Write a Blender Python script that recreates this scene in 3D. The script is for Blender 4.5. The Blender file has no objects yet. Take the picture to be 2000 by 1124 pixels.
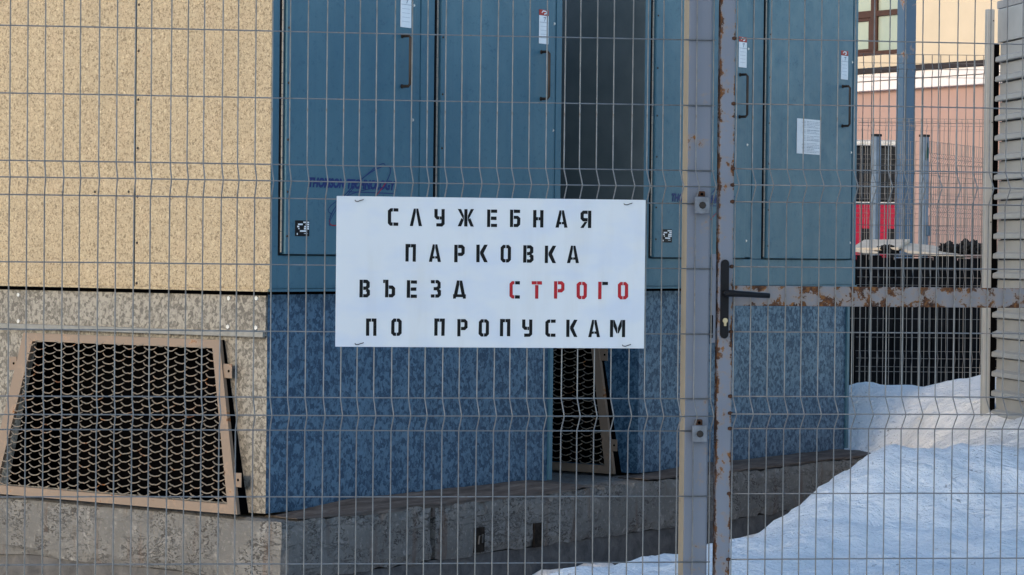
import bpy, bmesh, math, random
import numpy as np
from mathutils import Vector, Matrix, noise
random.seed(7)
R = math.radians
S = bpy.context.scene
COL = S.collection

# ------------------------------------------------------------------ camera
EYE = 1.6
cam_d = bpy.data.cameras.new('camera'); cam = bpy.data.objects.new('camera', cam_d); COL.objects.link(cam)
cam_d.sensor_width = 36.0; cam_d.lens = 36.0 * 5284 / 2000; cam_d.clip_end = 2000
cam.matrix_world = (Matrix.Translation((0, 0, EYE)) @ Matrix.Rotation(R(90) - math.atan(68 / 5284), 4, 'X')
                    @ Matrix.Rotation(0.0105, 4, 'Z'))
S.camera = cam

# ------------------------------------------------------------------ sky and sun (low sun behind the camera, to the left)
SUN_EL = R(15.5)
SX, SY = -0.599, -0.801                       # horizontal direction towards the sun
w = bpy.data.worlds.new('World'); S.world = w; w.use_nodes = True
wn = w.node_tree
sky = wn.nodes.new('ShaderNodeTexSky'); sky.sky_type = 'NISHITA'; sky.sun_disc = False
sky.sun_elevation = SUN_EL; sky.sun_rotation = math.atan2(SX, SY)
sky.air_density = 1.0; sky.dust_density = 0.8; sky.ozone_density = 1.9
wn.links.new(sky.outputs[0], wn.nodes['Background'].inputs[0])
wn.nodes['Background'].inputs[1].default_value = 0.15
sun_d = bpy.data.lights.new('sun', 'SUN'); sun = bpy.data.objects.new('sun', sun_d); COL.objects.link(sun)
sun_d.energy = 0.68; sun_d.angle = R(2.2); sun_d.color = (1.0, 0.82, 0.62)
sd = Vector((SX * math.cos(SUN_EL), SY * math.cos(SUN_EL), math.sin(SUN_EL)))
sun.rotation_euler = sd.to_track_quat('Z', 'Y').to_euler()
S.view_settings.view_transform = 'Standard'; S.view_settings.look = 'None'
S.view_settings.exposure = 1.25; S.view_settings.gamma = 1.0
try:
    S.cycles.max_bounces = 7; S.cycles.diffuse_bounces = 3; S.cycles.glossy_bounces = 3
    S.cycles.use_denoising = True
    S.cycles.denoiser = 'OPENIMAGEDENOISE'
except Exception:
    pass

# ------------------------------------------------------------------ material helpers
class Mat:
    def __init__(s, name, rough=0.6, metal=0.0, spec=0.4):
        s.m = bpy.data.materials.new(name); s.m.use_nodes = True
        s.t = s.m.node_tree; s.b = s.t.nodes['Principled BSDF']
        s.b.inputs['Roughness'].default_value = rough; s.b.inputs['Metallic'].default_value = metal
        s.b.inputs['Specular IOR Level'].default_value = spec
    def n(s, typ): return s.t.nodes.new(typ)
    def put(s, sock, v):
        if isinstance(v, bpy.types.NodeSocket): s.t.links.new(v, sock)
        else:
            if isinstance(v, tuple) and len(v) == 3 and sock.type == 'RGBA': v = v + (1,)
            sock.default_value = v
    def co(s, scale=(1, 1, 1), rot=(0, 0, 0)):
        c = s.n('ShaderNodeTexCoord'); mp = s.n('ShaderNodeMapping')
        mp.inputs['Scale'].default_value = scale; mp.inputs['Rotation'].default_value = rot
        s.t.links.new(c.outputs['Object'], mp.inputs[0]); return mp.outputs[0]
    def geo(s): return s.n('ShaderNodeNewGeometry').outputs['Position']
    def sep(s, v):
        q = s.n('ShaderNodeSeparateXYZ'); s.put(q.inputs[0], v); return q.outputs
    def noise(s, v, sc, det=4, ro=0.55, dist=0.0):
        q = s.n('ShaderNodeTexNoise'); s.put(q.inputs['Vector'], v)
        q.inputs['Scale'].default_value = sc; q.inputs['Detail'].default_value = det
        q.inputs['Roughness'].default_value = ro; q.inputs['Distortion'].default_value = dist; return q.outputs[0]
    def noisec(s, v, sc):
        q = s.n('ShaderNodeTexNoise'); s.put(q.inputs['Vector'], v); q.inputs['Scale'].default_value = sc; return q.outputs[1]
    def vor(s, v, sc, feat='F1', out='Color'):
        q = s.n('ShaderNodeTexVoronoi'); q.feature = feat; s.put(q.inputs['Vector'], v); q.inputs['Scale'].default_value = sc
        return q.outputs[out]
    def ramp(s, f, stops):
        q = s.n('ShaderNodeValToRGB'); s.put(q.inputs[0], f); e = q.color_ramp.elements
        while len(e) < len(stops): e.new(0.5)
        for k, (p, c) in zip(e, stops):
            k.position = p; k.color = (c, c, c, 1) if not isinstance(c, tuple) else c + (1,)
        return q.outputs[0]
    def mix(s, f, a, b, typ='MIX'):
        q = s.n('ShaderNodeMix'); q.data_type = 'RGBA'; q.blend_type = typ
        s.put(q.inputs[0], f); s.put(q.inputs[6], a); s.put(q.inputs[7], b); return q.outputs[2]
    def math(s, op, a, b=0.5):
        q = s.n('ShaderNodeMath'); q.operation = op; s.put(q.inputs[0], a); s.put(q.inputs[1], b); return q.outputs[0]
    def vadd(s, a, b, k):
        q = s.n('ShaderNodeVectorMath'); q.operation = 'MULTIPLY_ADD'; s.put(q.inputs[0], b)
        q.inputs[1].default_value = (k, k, k); s.put(q.inputs[2], a); return q.outputs[0]
    def bump(s, h, st=0.3, d=0.01):
        q = s.n('ShaderNodeBump'); q.inputs['Strength'].default_value = st; q.inputs['Distance'].default_value = d
        s.put(q.inputs['Height'], h); s.t.links.new(q.outputs[0], s.b.inputs['Normal'])
    def base(s, c): s.put(s.b.inputs['Base Color'], c); return s
    def rough(s, c): s.put(s.b.inputs['Roughness'], c); return s

def plain(name, c, rough=0.6, metal=0.0, var=0.18, sc=12, bump=0.0, bs=60):
    m = Mat(name, rough, metal, 0.10 if max(c) < 0.05 else 0.28); v = m.co()
    f = m.noise(v, sc, 5, 0.6)
    lo = tuple(x * (1 - var) for x in c); hi = tuple(min(1, x * (1 + var)) for x in c)
    m.base(m.ramp(f, [(0.3, lo), (0.7, hi)]))
    if bump: m.bump(m.noise(v, bs, 4), bump, 0.004)
    return m.m

M = {}
# beige textured cladding: short brown flecks in a rough sprayed coat
m = Mat('beige_cladding', 0.75, 0, 0.25); v = m.co()
big = m.noise(v, 1.6, 4); ve = m.vadd(v, m.noisec(v, 42), 0.022)
fl = m.noise(ve, 54, 2, 0.5, 1.2); fl2 = m.noise(m.co((1, 1, 1), (0.3, 0.7, 0.2)), 86, 2, 0.6, 1.0)
patch = m.noise(v, 7, 4, 0.6)
c0 = m.mix(big, (0.415, 0.335, 0.218), (0.335, 0.272, 0.178)); c0 = m.mix(m.ramp(patch, [(0.5, 0.0), (0.75, 0.4)]), c0, (0.42, 0.32, 0.215))
ridge = m.math('ABSOLUTE', m.math('SUBTRACT', fl, 0.5)); lines = m.math('MULTIPLY', m.ramp(ridge, [(0.0, 1.0), (0.07, 0.0)]), m.ramp(m.noise(v, 52, 2), [(0.42, 0.15), (0.58, 1.0)]))
c1 = m.mix(m.math('MULTIPLY', lines, 0.9), c0, (0.185, 0.14, 0.085))
c1 = m.mix(m.ramp(fl2, [(0.55, 0.0), (0.62, 0.85)]), c1, (0.165, 0.125, 0.08))
c1 = m.mix(m.ramp(fl2, [(0.28, 0.6), (0.40, 0.0)]), c1, (0.66, 0.545, 0.37))
run = m.noise(m.co((9, 9, 0.5)), 1.4, 4, 0.6); c1 = m.mix(m.ramp(run, [(0.52, 0.0), (0.75, 0.3)]), c1, (0.28, 0.215, 0.135))
m.base(c1); m.bump(m.math('ADD', fl, fl2), 0.45, 0.004); M['beige'] = m.m

def galvanised(name, lo, hi, sc, metal, rough, contrast):
    m = Mat(name, rough, metal, 0.5); v = m.co((1, 1, 0.8)); vd = m.vadd(v, m.noisec(v, 45), 0.022)
    cell = m.sep(m.vor(vd, sc))[0]; cell2 = m.sep(m.vor(vd, sc * 2.3))[1]
    f = m.math('ADD', m.math('MULTIPLY', cell, 0.62), m.math('MULTIPLY', cell2, 0.38))
    big = m.noise(m.co((1, 1, 0.45)), 3.2, 4, 0.6)
    f = m.math('ADD', f, m.math('MULTIPLY', m.math('SUBTRACT', big, 0.5), 0.55))
    c = m.ramp(f, [(0.5 - contrast, lo), (0.5, tuple((a + b) / 2 for a, b in zip(lo, hi))), (0.5 + contrast, hi)])
    st = m.noise(m.co((14, 14, 0.7)), 1.6, 4, 0.6)
    c = m.mix(m.ramp(st, [(0.55, 0.0), (0.75, 0.35)]), c, tuple(x * 0.55 for x in lo))
    m.base(c); m.rough(m.ramp(f, [(0.2, rough + 0.12), (0.8, rough - 0.08)])); m.bump(f, 0.06, 0.002); return m.m
M['galv'] = galvanised('galvanised_steel', (0.011, 0.046, 0.094), (0.070, 0.148, 0.228), 62, 0.15, 0.5, 0.23)  # blue sky shade painted into the colour of the galvanised sheet
M['galv_bright'] = galvanised('galvanised_strip', (0.105, 0.095, 0.08), (0.275, 0.25, 0.21), 74, 0.25, 0.5, 0.22)  # paler, warmer copy of the same steel for the sunlit side
M['galv_plain'] = plain('galvanised_plain', (0.22, 0.215, 0.20), 0.45, 0.5, 0.15, 30)

m = Mat('teal_door_paint', 0.45, 0, 0.35); v = m.co()
big = m.noise(m.co((1, 1, 0.35)), 2.2, 4, 0.6); mid = m.noise(v, 14, 5, 0.65, 0.6); fine = m.noise(v, 46, 3, 0.6, 1.0)
c0 = m.ramp(big, [(0.30, (0.036, 0.112, 0.162)), (0.70, (0.074, 0.168, 0.215))])
zz = m.sep(v)[2]
msk = m.math('MULTIPLY', m.ramp(fine, [(0.56, 0.0), (0.63, 0.55)]), m.ramp(mid, [(0.42, 0.0), (0.6, 1.0)]))
c0 = m.mix(msk, c0, (0.028, 0.085, 0.14))
streak = m.noise(m.co((30, 30, 0.9)), 1.0, 4, 0.6)
c0 = m.mix(m.ramp(streak, [(0.58, 0.0), (0.78, 0.4)]), c0, (0.030, 0.088, 0.15))
m.base(c0); m.rough(m.ramp(mid, [(0.3, 0.36), (0.7, 0.52)])); m.bump(m.math('ADD', mid, m.math('ADD', m.math('MULTIPLY', fine, 0.4), m.math('MULTIPLY', m.noise(v, 2.8, 2), 5.0))), 0.12, 0.010); M['teal'] = m.m
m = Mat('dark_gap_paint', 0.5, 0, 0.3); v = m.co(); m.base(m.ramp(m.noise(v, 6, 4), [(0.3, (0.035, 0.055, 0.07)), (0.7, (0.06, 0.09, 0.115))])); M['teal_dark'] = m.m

m = Mat('shaded_side_paint', 0.6, 0, 0.3); v = m.co(); m.base(m.ramp(m.noise(v, 5, 5), [(0.3, (0.07, 0.085, 0.085)), (0.7, (0.10, 0.115, 0.115))])); M['teal_mid'] = m.m  # side cladding with the deep shade of the gap painted into its colour
m = Mat('concrete', 0.9, 0, 0.2); v = m.co()
big = m.noise(v, 3.0, 5, 0.6); mid = m.noise(v, 17, 6, 0.65, 0.5)
pit = m.noise(m.co((1, 1, 1.7)), 34, 3, 0.6, 1.6); pm0 = m.math('MULTIPLY', m.ramp(pit, [(0.545, 0.0), (0.585, 1.0)]), m.ramp(m.noise(v, 6, 4, 0.6), [(0.44, 0.0), (0.56, 1.0)]))
crk = m.math('ABSOLUTE', m.math('SUBTRACT', m.noise(m.co((1, 1, 3.2)), 3.4, 6, 0.62, 0.6), 0.5)); crk = m.ramp(crk, [(0.0, 1.0), (0.012, 0.0)])
pm = m.math('MAXIMUM', pm0, m.math('MULTIPLY', crk, m.ramp(big, [(0.42, 0.0), (0.55, 0.8)])))
c0 = m.ramp(big, [(0.3, (0.110, 0.108, 0.104)), (0.7, (0.205, 0.20, 0.188))])
c0 = m.mix(m.ramp(mid, [(0.35, 0.5), (0.65, 0.0)]), c0, (0.12, 0.115, 0.105))
c0 = m.mix(m.ramp(m.noise(v, 40, 4, 0.7), [(0.55, 0.0), (0.7, 0.45)]), c0, (0.32, 0.305, 0.28)); c0 = m.mix(m.ramp(mid, [(0.6, 0.0), (0.75, 0.6)]), c0, (0.36, 0.34, 0.31))
c0 = m.mix(m.math('MULTIPLY', pm, 0.88), c0, (0.05, 0.046, 0.043))
rs = m.noise(m.co((7, 7, 0.8)), 1.3, 4, 0.6)
c0 = m.mix(m.ramp(rs, [(0.56, 0.0), (0.70, 0.65)]), c0, (0.105, 0.065, 0.045))
m.base(c0); m.bump(m.math('SUBTRACT', m.math('ADD', mid, m.math('MULTIPLY', big, 0.5)), m.math('MULTIPLY', pm, 0.8)), 0.7, 0.012); M['concrete'] = m.m
m = Mat('footing_concrete', 0.95, 0, 0.1); v = m.co(); mid = m.noise(v, 12, 6, 0.65, 0.5)
m.base(m.ramp(mid, [(0.3, (0.06, 0.06, 0.062)), (0.7, (0.135, 0.13, 0.125))])); m.bump(mid, 0.7, 0.015); M['footing'] = m.m
m = Mat('weathered_sill', 0.9, 0, 0.2); v = m.co((2, 12, 30)); f = m.noise(v, 2.2, 5, 0.65, 0.4)
m.base(m.ramp(f, [(0.3, (0.045, 0.038, 0.034)), (0.55, (0.10, 0.084, 0.074)), (0.75, (0.17, 0.15, 0.135))])); m.bump(f, 0.6, 0.01); M['sill'] = m.m

m = Mat('snow', 0.85, 0, 0.2); v = m.geo()
lump = m.noise(v, 3.0, 6, 0.6); fine = m.noise(v, 26, 6, 0.7)
dirt = m.math('MULTIPLY', m.ramp(m.noise(v, 34, 3, 0.7, 0.8), [(0.60, 0.0), (0.66, 1.0)]), m.ramp(m.noise(v, 2.3, 3, 0.6), [(0.47, 0.0), (0.60, 1.0)]))
dirt2 = m.ramp(m.noise(v, 95, 2, 0.5), [(0.70, 0.0), (0.74, 0.7)])
c0 = m.ramp(lump, [(0.3, (0.83, 0.84, 0.85)), (0.6, (0.90, 0.905, 0.91))])
c0 = m.mix(m.math('MULTIPLY', dirt, 0.75), c0, (0.17, 0.16, 0.15)); c0 = m.mix(dirt2, c0, (0.22, 0.21, 0.2))
crust = m.math('ABSOLUTE', m.math('SUBTRACT', m.noise(v, 6.5, 5, 0.6, 0.5), 0.5))
m.base(c0); m.bump(m.math('ADD', m.math('ADD', lump, m.math('MULTIPLY', crust, 1.3)), m.math('MULTIPLY', fine, 0.4)), 1.0, 0.06); M['snow'] = m.m

def rusty(name, paint, amount, sc=9.0, edge=None):
    m = Mat(name, 0.5, 0, 0.4); v = m.co()
    a = m.noise(v, sc, 6, 0.7, 0.5); b = m.noise(v, sc * 4, 4, 0.65)
    f = m.math('ADD', m.math('MULTIPLY', a, 0.68), m.math('MULTIPLY', b, 0.32))
    if edge:
        ax, cen, half, gain = edge
        d = m.math('ABSOLUTE', m.math('SUBTRACT', m.sep(v)[ax], cen))
        f = m.math('ADD', f, m.math('MULTIPLY', m.ramp(m.math('DIVIDE', d, half), [(0.55, 0.0), (1.0, 1.0)]), gain))
    t = 0.68 - amount
    mask = m.ramp(f, [(t, 0.0), (t + 0.025, 1.0)])
    p = m.mix(m.noise(v, 3.5, 4), tuple(x * 0.87 for x in paint), tuple(min(1, x * 1.1) for x in paint))
    halo = m.ramp(f, [(t - 0.06, 0.0), (t, 0.5)])
    p = m.mix(halo, p, (0.30, 0.20, 0.13))
    rc = m.ramp(b, [(0.38, (0.028, 0.015, 0.011)), (0.54, (0.105, 0.042, 0.018)), (0.70, (0.27, 0.11, 0.03))])
    m.base(m.mix(mask, p, rc)); m.rough(m.ramp(mask, [(0.0, 0.45), (1.0, 0.9)])); m.bump(mask, 0.3, 0.002); return m.m
LAV = (0.18, 0.19, 0.222)
M['paint'] = rusty('grey_gate_paint', LAV, 0.065)
M['paint_rust'] = rusty('rusty_gate_paint', tuple(x * 1.08 for x in LAV), 0.105, 11, (0, 0.661, 0.0235, 0.10))
M['paint_rail'] = rusty('rusty_rail_paint', (0.22, 0.20, 0.20), 0.16, 15, (2, 1.4752, 0.031, 0.05))
M['post_side'] = rusty('ochre_post_side', (0.40, 0.29, 0.18), 0.05)  # warm light from the left painted into the post's side colour
M['rust'] = plain('rust', (0.075, 0.035, 0.02), 0.9, 0, 0.5, 80)
m = Mat('fence_wire', 0.38, 0.35, 0.5); v = m.co(); f = m.noise(v, 18, 4, 0.6)
rnd = m.n('ShaderNodeObjectInfo').outputs['Random']
c0 = m.ramp(f, [(0.35, (0.175, 0.168, 0.16)), (0.58, (0.255, 0.248, 0.24)), (0.70, (0.17, 0.115, 0.075))])
m.base(m.mix(m.math('MULTIPLY', rnd, 0.45), c0, (0.17, 0.155, 0.14))); M['wire'] = m.m
M['wire_far'] = plain('far_fence_wire', (0.22, 0.19, 0.165), 0.5, 0.2)
M['clip'] = plain('dull_zinc_clip', (0.19, 0.195, 0.21), 0.5, 0.3, 0.3, 40)
M['black'] = plain('black_plastic', (0.012, 0.012, 0.014), 0.35)
M['void'] = plain('dark_interior', (0.0022, 0.0022, 0.0025), 1.0); M['void'].node_tree.nodes['Principled BSDF'].inputs['Specular IOR Level'].default_value = 0.0  # near-black colour painting the shade in ducts, holes and gaps
M['brass'] = plain('brass_cylinder', (0.45, 0.36, 0.22), 0.35, 0.7)
M['handle'] = plain('dark_handle_steel', (0.045, 0.038, 0.034), 0.4, 0.3)
M['screw'] = plain('screw_zinc', (0.55, 0.54, 0.52), 0.35, 0.6)
M['rubber'] = plain('rubber_seal', (0.010, 0.010, 0.012), 0.7)
M['vent_frame'] = rusty('pinkish_vent_paint', (0.20, 0.145, 0.105), 0.09, 7)
M['grille'] = rusty('grille_metal', (0.185, 0.155, 0.12), 0.10, 10)
m = Mat('sign_face', 0.4, 0, 0.4); v = m.co(); f = m.noise(v, 3.0, 4, 0.6); g = m.noise(m.co((9, 9, 1.2)), 1.4, 4)
c0 = m.mix(f, (0.76, 0.76, 0.75), (0.68, 0.69, 0.70)); c0 = m.mix(m.ramp(g, [(0.55, 0.0), (0.8, 0.3)]), c0, (0.55, 0.5, 0.42)); c0 = m.mix(m.ramp(m.noise(m.co((1, 1, 2)), 5, 3), [(0.46, 0.0), (0.66, 0.5)]), c0, (0.58, 0.63, 0.74)); m.bump(m.noise(m.co(), 4, 2), 0.25, 0.01)
m.base(c0); M['sign'] = m.m
M['ink'] = plain('black_stencil_paint', (0.012, 0.012, 0.012), 0.55, 0, 0.4, 90)
M['ink_red'] = plain('red_stencil_paint', (0.42, 0.012, 0.018), 0.5, 0, 0.25, 90)
M['navy'] = plain('navy_print', (0.012, 0.030, 0.13), 0.5)
M['logo_red'] = plain('red_print', (0.30, 0.02, 0.04), 0.5)
M['white'] = plain('white_sticker', (0.80, 0.81, 0.82), 0.45, 0, 0.06)
M['sticker_red'] = plain('red_sticker', (0.38, 0.03, 0.02), 0.45)
M['print_grey'] = plain('grey_print', (0.30, 0.33, 0.38), 0.6)
M['roof'] = plain('grey_roof', (0.25, 0.26, 0.27), 0.6)
M['siding'] = plain('grey_siding', (0.33, 0.345, 0.35), 0.45, 0.15, 0.12, 5, 0.1, 20)
M['siding_trim'] = plain('siding_trim', (0.32, 0.325, 0.32), 0.45, 0.1, 0.1, 6)
M['far_beige'] = plain('cream_render', (0.54, 0.445, 0.325), 0.85, 0, 0.07, 1.3, 0.15, 25)
m = Mat('pink_render', 0.85, 0, 0.2); v = m.co(); f = m.noise(v, 1.1, 5, 0.65); g = m.noise(v, 5, 5, 0.7)
c0 = m.mix(f, (0.39, 0.255, 0.215), (0.32, 0.21, 0.178)); c0 = m.mix(m.ramp(g, [(0.55, 0.0), (0.72, 0.45)]), c0, (0.38, 0.22, 0.17)); m.base(c0); M['far_pink'] = m.m
M['ledge'] = plain('pale_ledge', (0.70, 0.63, 0.60), 0.7, 0, 0.06)
M['flash'] = plain('brown_flashing', (0.035, 0.028, 0.028), 0.5)
M['win_brown'] = plain('brown_window_frame', (0.055, 0.022, 0.013), 0.45)
m = Mat('window_pane', 0.12, 0, 0.6); v = m.co(); m.base(m.ramp(m.noise(v, 1.2, 3), [(0.3, (0.24, 0.29, 0.245)), (0.7, (0.36, 0.375, 0.29))])); M['pane'] = m.m  # pale green base paints the bright reflection in the glass
M['dark_glass'] = plain('dark_glass', (0.012, 0.014, 0.018), 0.12)
M['bus_red'] = plain('red_bus_paint', (0.30, 0.006, 0.028), 0.35, 0, 0.1)
M['bus_pale'] = plain('pale_bus_roof', (0.55, 0.52, 0.48), 0.5)
M['pole'] = rusty('blue_pole_paint', (0.045, 0.085, 0.14), 0.05, 4)
M['far_post'] = plain('blue_grey_post', (0.13, 0.17, 0.22), 0.5)
M['blackwood'] = plain('tarred_board', (0.0045, 0.005, 0.006), 1.0, 0, 0.4, 9); M['blackwood'].node_tree.nodes['Principled BSDF'].inputs['Specular IOR Level'].default_value = 0.02
M['bag'] = plain('black_bag', (0.010, 0.010, 0.011), 0.75, 0, 0.3, 9)
M['board'] = plain('pale_board', (0.52, 0.43, 0.33), 0.8, 0, 0.15, 3)
M['graffiti'] = plain('green_graffiti', (0.01, 0.06, 0.05), 0.6)
M['brick_far'] = plain('ochre_render', (0.45, 0.33, 0.22), 0.85, 0, 0.1, 0.6)

# ------------------------------------------------------------------ mesh helpers
class MB:
    def __init__(s): s.v = []; s.f = []
    def add(s, vs, fs):
        o = len(s.v); s.v += [tuple(p) for p in vs]; s.f += [tuple(i + o for i in f) for f in fs]; return s
    def box(s, x0, x1, y0, y1, z0, z1):
        return s.add([(x0, y0, z0), (x1, y0, z0), (x1, y1, z0), (x0, y1, z0), (x0, y0, z1), (x1, y0, z1), (x1, y1, z1), (x0, y1, z1)],
                     [(0, 3, 2, 1), (4, 5, 6, 7), (0, 1, 5, 4), (1, 2, 6, 5), (2, 3, 7, 6), (3, 0, 4, 7)])
    def bbox(s, x0, x1, y0, y1, z0, z1, b=0.004):
        bm = bmesh.new(); t = MB().box(x0, x1, y0, y1, z0, z1)
        vs = [bm.verts.new(p) for p in t.v]
        for f in t.f: bm.faces.new([vs[i] for i in f])
        bmesh.ops.bevel(bm, geom=list(bm.edges), offset=b, segments=2, profile=0.5, affect='EDGES')
        bm.verts.index_update()
        s.add([v.co[:] for v in bm.verts], [[v.index for v in f.verts] for f in bm.faces]); bm.free(); return s
    def prism(s, poly, fn0, fn1):
        n = len(poly); vs = [fn0(*p) for p in poly] + [fn1(*p) for p in poly]
        return s.add(vs, [tuple(range(n - 1, -1, -1)), tuple(range(n, 2 * n))] + [(i, (i + 1) % n, n + (i + 1) % n, n + i) for i in range(n)])
    def tube(s, pts, r, n=6, caps=True, close=False):
        pts = [Vector(p) for p in pts]; k = len(pts); o = len(s.v); prev = None
        for i, p in enumerate(pts):
            if close: d = pts[(i + 1) % k] - pts[i - 1]
            else: d = pts[min(i + 1, k - 1)] - pts[max(i - 1, 0)]
            d.normalize()
            if prev is None:
                a = Vector((0, 1, 0)) if abs(d.y) < 0.9 else Vector((1, 0, 0)); u = d.cross(a).normalized()
            else: u = (prev - d * prev.dot(d)).normalized()
            prev = u; q = d.cross(u); rr = r[i] if isinstance(r, (list, tuple)) else r
            for j in range(n):
                t = 2 * math.pi * j / n; s.v.append(tuple(p + (u * math.cos(t) + q * math.sin(t)) * rr))
        for i in range(k if close else k - 1):
            a = o + i * n; b = o + ((i + 1) % k) * n
            for j in range(n): s.f.append((a + j, a + (j + 1) % n, b + (j + 1) % n, b + j))
        if caps and not close:
            s.f.append(tuple(o + j for j in range(n - 1, -1, -1))); s.f.append(tuple(o + (k - 1) * n + j for j in range(n)))
        return s
    def data(s, name, m, smooth=False):
        me = bpy.data.meshes.new(name); me.from_pydata(s.v, [], s.f); me.validate(); me.update()
        me.materials.append(M[m] if isinstance(m, str) else m)
        bm = bmesh.new(); bm.from_mesh(me); bmesh.ops.recalc_face_normals(bm, faces=bm.faces); bm.to_mesh(me); bm.free()
        if smooth:
            for p in me.polygons: p.use_smooth = True
        return me
    def build(s, name, m, parent=None, smooth=False): return link(name, s.data(name, m, smooth), parent)
def link(name, me, parent=None, loc=None):
    o = bpy.data.objects.new(name, me); COL.objects.link(o); o.parent = parent
    if loc: o.location = loc
    return o
def tag(o, label, cat, group=None):
    o['label'] = label; o['category'] = cat
    if group: o['group'] = group
    return o
def thing(name, loc, rz, label, cat, group=None):
    o = bpy.data.objects.new(name, None); COL.objects.link(o); o.location = loc; o.rotation_euler = (0, 0, rz); o.empty_display_size = 0.1
    return tag(o, label, cat, group)
def box(name, m, parent, *a, bev=0.0):
    b = MB(); (b.bbox(*a, b=bev) if bev else b.box(*a)); return b.build(name, m, parent)

# ------------------------------------------------------------------ snow ground
ctrl = [(0.089, 10.2, 0.355), (0.226, 10.3, 0.42), (0.366, 10.4, 0.439), (0.483, 10.4, 0.474), (0.562, 10.4, 0.49), (0.671, 10.4, 0.456),
        (0.796, 10.5, 0.512), (0.902, 10.7, 0.523), (0.992, 10.8, 0.534), (1.093, 11.0, 0.547), (1.198, 11.2, 0.571), (1.294, 11.5, 0.631),
        (1.394, 11.8, 0.645), (1.557, 12.2, 0.635), (1.713, 12.5, 0.645), (1.885, 12.7, 0.667), (2.053, 12.7, 0.657), (2.333, 13.2, 0.659),
        (2.546, 13.4, 0.685), (0.084, 9.6, 0.355), (0.375, 9.6, 0.458), (0.562, 9.7, 0.474), (0.794, 9.4, 0.529), (1.079, 9.4, 0.532),
        (1.435, 9.4, 0.544), (1.791, 9.4, 0.557), (1.226, 10.7, 0.56), (1.573, 11.0, 0.562), (1.885, 11.0, 0.565), (2.093, 11.0, 0.588),
        (2.148, 16.45, 0.445), (2.36, 15.6, 0.54), (2.531, 14.8, 0.643), (2.17, 16.75, 0.66), (2.0, 15.6, 0.18), (2.13, 15.95, 0.26), (2.28, 16.1, 0.40), (2.431, 16.0, 0.714), (2.182, 16.9, 0.80),
        (2.307, 17.0, 0.82), (2.517, 17.0, 0.80), (2.742, 17.0, 0.835), (2.982, 17.0, 0.885), (2.709, 15.1, 0.762), (2.734, 14.4, 0.767),
        (2.61, 15.8, 0.772), (2.767, 16.2, 0.813),
        (-1.5, 9, 0.2), (-1.5, 11, 0.06), (-0.5, 10, 0.28), (-0.5, 11, 0.10), (0.1, 11.0, 0.14), (0.45, 11.3, 0.18), (0.8, 11.4, 0.22), (1.1, 12.0, 0.25),
        (1.35, 12.7, 0.30), (1.6, 13.2, 0.38), (1.9, 13.8, 0.45), (2.3, 14.0, 0.58), (0.8, 8.4, 0.5), (2, 8.4, 0.52), (0, 8.4, 0.36), (-1.2, 8.2, 0.22),
        (4, 9, 0.6), (4, 12, 0.65), (4, 15, 0.78), (4, 17, 0.9), (3, 18.6, 0.45), (2, 18.6, 0.45), (2, 20.5, 0.25), (4, 20.5, 0.25), (-2, 13, 0.0), (2.1, 17.6, 0.66), (2.6, 17.6, 0.66), (3.2, 17.6, 0.70), (4, 17.8, 0.7), (2.3, 18.1, 0.58), (3.0, 18.1, 0.60),
        (0.5, 12.5, 0.10), (-2.5, 9, 0.1), (0.7, 13.6, 0.08), (1.0, 13.9, 0.08), (1.3, 14.5, 0.10), (1.6, 15.1, 0.14), (1.85, 15.5, 0.12), (1.55, 14.2, 0.2), (1.8, 14.6, 0.24)]
P = np.array(ctrl); n_ = len(P)
def tps(r2): return np.where(r2 > 1e-12, 0.5 * r2 * np.log(np.maximum(r2, 1e-12)), 0.0)
A = tps(((P[:, None, :2] - P[None, :, :2]) ** 2).sum(-1)) + np.eye(n_) * 0.004
Q = np.c_[np.ones(n_), P[:, :2]]
sol = np.linalg.solve(np.block([[A, Q], [Q.T, np.zeros((3, 3))]]), np.r_[P[:, 2], np.zeros(3)])
def sstep(a, b, x):
    t = np.clip((x - a) / (b - a), 0, 1); return t * t * (3 - 2 * t)
def terrain(X, Y):
    base = 0.22 * sstep(11, 19, Y) * sstep(-6, 3, X) + 0.25 * sstep(27.6, 31, Y)
    z = np.full(X.shape, sol[n_]) + sol[n_ + 1] * X + sol[n_ + 2] * Y
    for i in range(n_): z = z + sol[i] * tps((X - P[i, 0]) ** 2 + (Y - P[i, 1]) ** 2)
    mk = sstep(-3.2, -1.6, X) * (1 - sstep(3.6, 5.2, X)) * sstep(6.6, 8.2, Y) * (1 - sstep(18.0, 21, Y))
    return base * (1 - mk) + np.clip(z, -0.1, 1.2) * mk
gx = np.r_[[-400, -150, -60, -25, -12, -7, -5, -4, -3.5, -3, -2.6, -2.2], np.arange(-2, 4.01, 0.045), [4.3, 4.7, 5.2, 6, 8, 12, 20, 40, 90, 200, 400]]
gy = np.r_[[-400, -100, -30, -10, 0, 4, 6, 7, 7.6], np.arange(8, 17.6, 0.05), [17.9, 18.3, 18.8, 19.5, 20.5, 22, 25, 30, 40, 60, 100, 200, 500]]
XX, YY = np.meshgrid(gx, gy); ZZ = terrain(XX, YY)
vs = []
for j in range(len(gy)):
    for i in range(len(gx)):
        x, y, z = float(XX[j, i]), float(YY[j, i]), float(ZZ[j, i])
        if -2 <= x <= 4 and 8 <= y <= 17.6:
            k = 1.0 - 0.5 * min(1.0, max(0.0, (y - 14) / 2.5))
            z += k * (0.040 * noise.fractal((x * 1.7, y * 1.7, 0.3), 0.9, 2.0, 4) + 0.052 * noise.turbulence((x * 3.4, y * 2.4, 2.1), 4, True) - 0.062 + 0.012 * noise.fractal((x * 10, y * 8, 4.3), 0.8, 2.0, 3))
        vs.append((x, y, z))
nx = len(gx)
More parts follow.
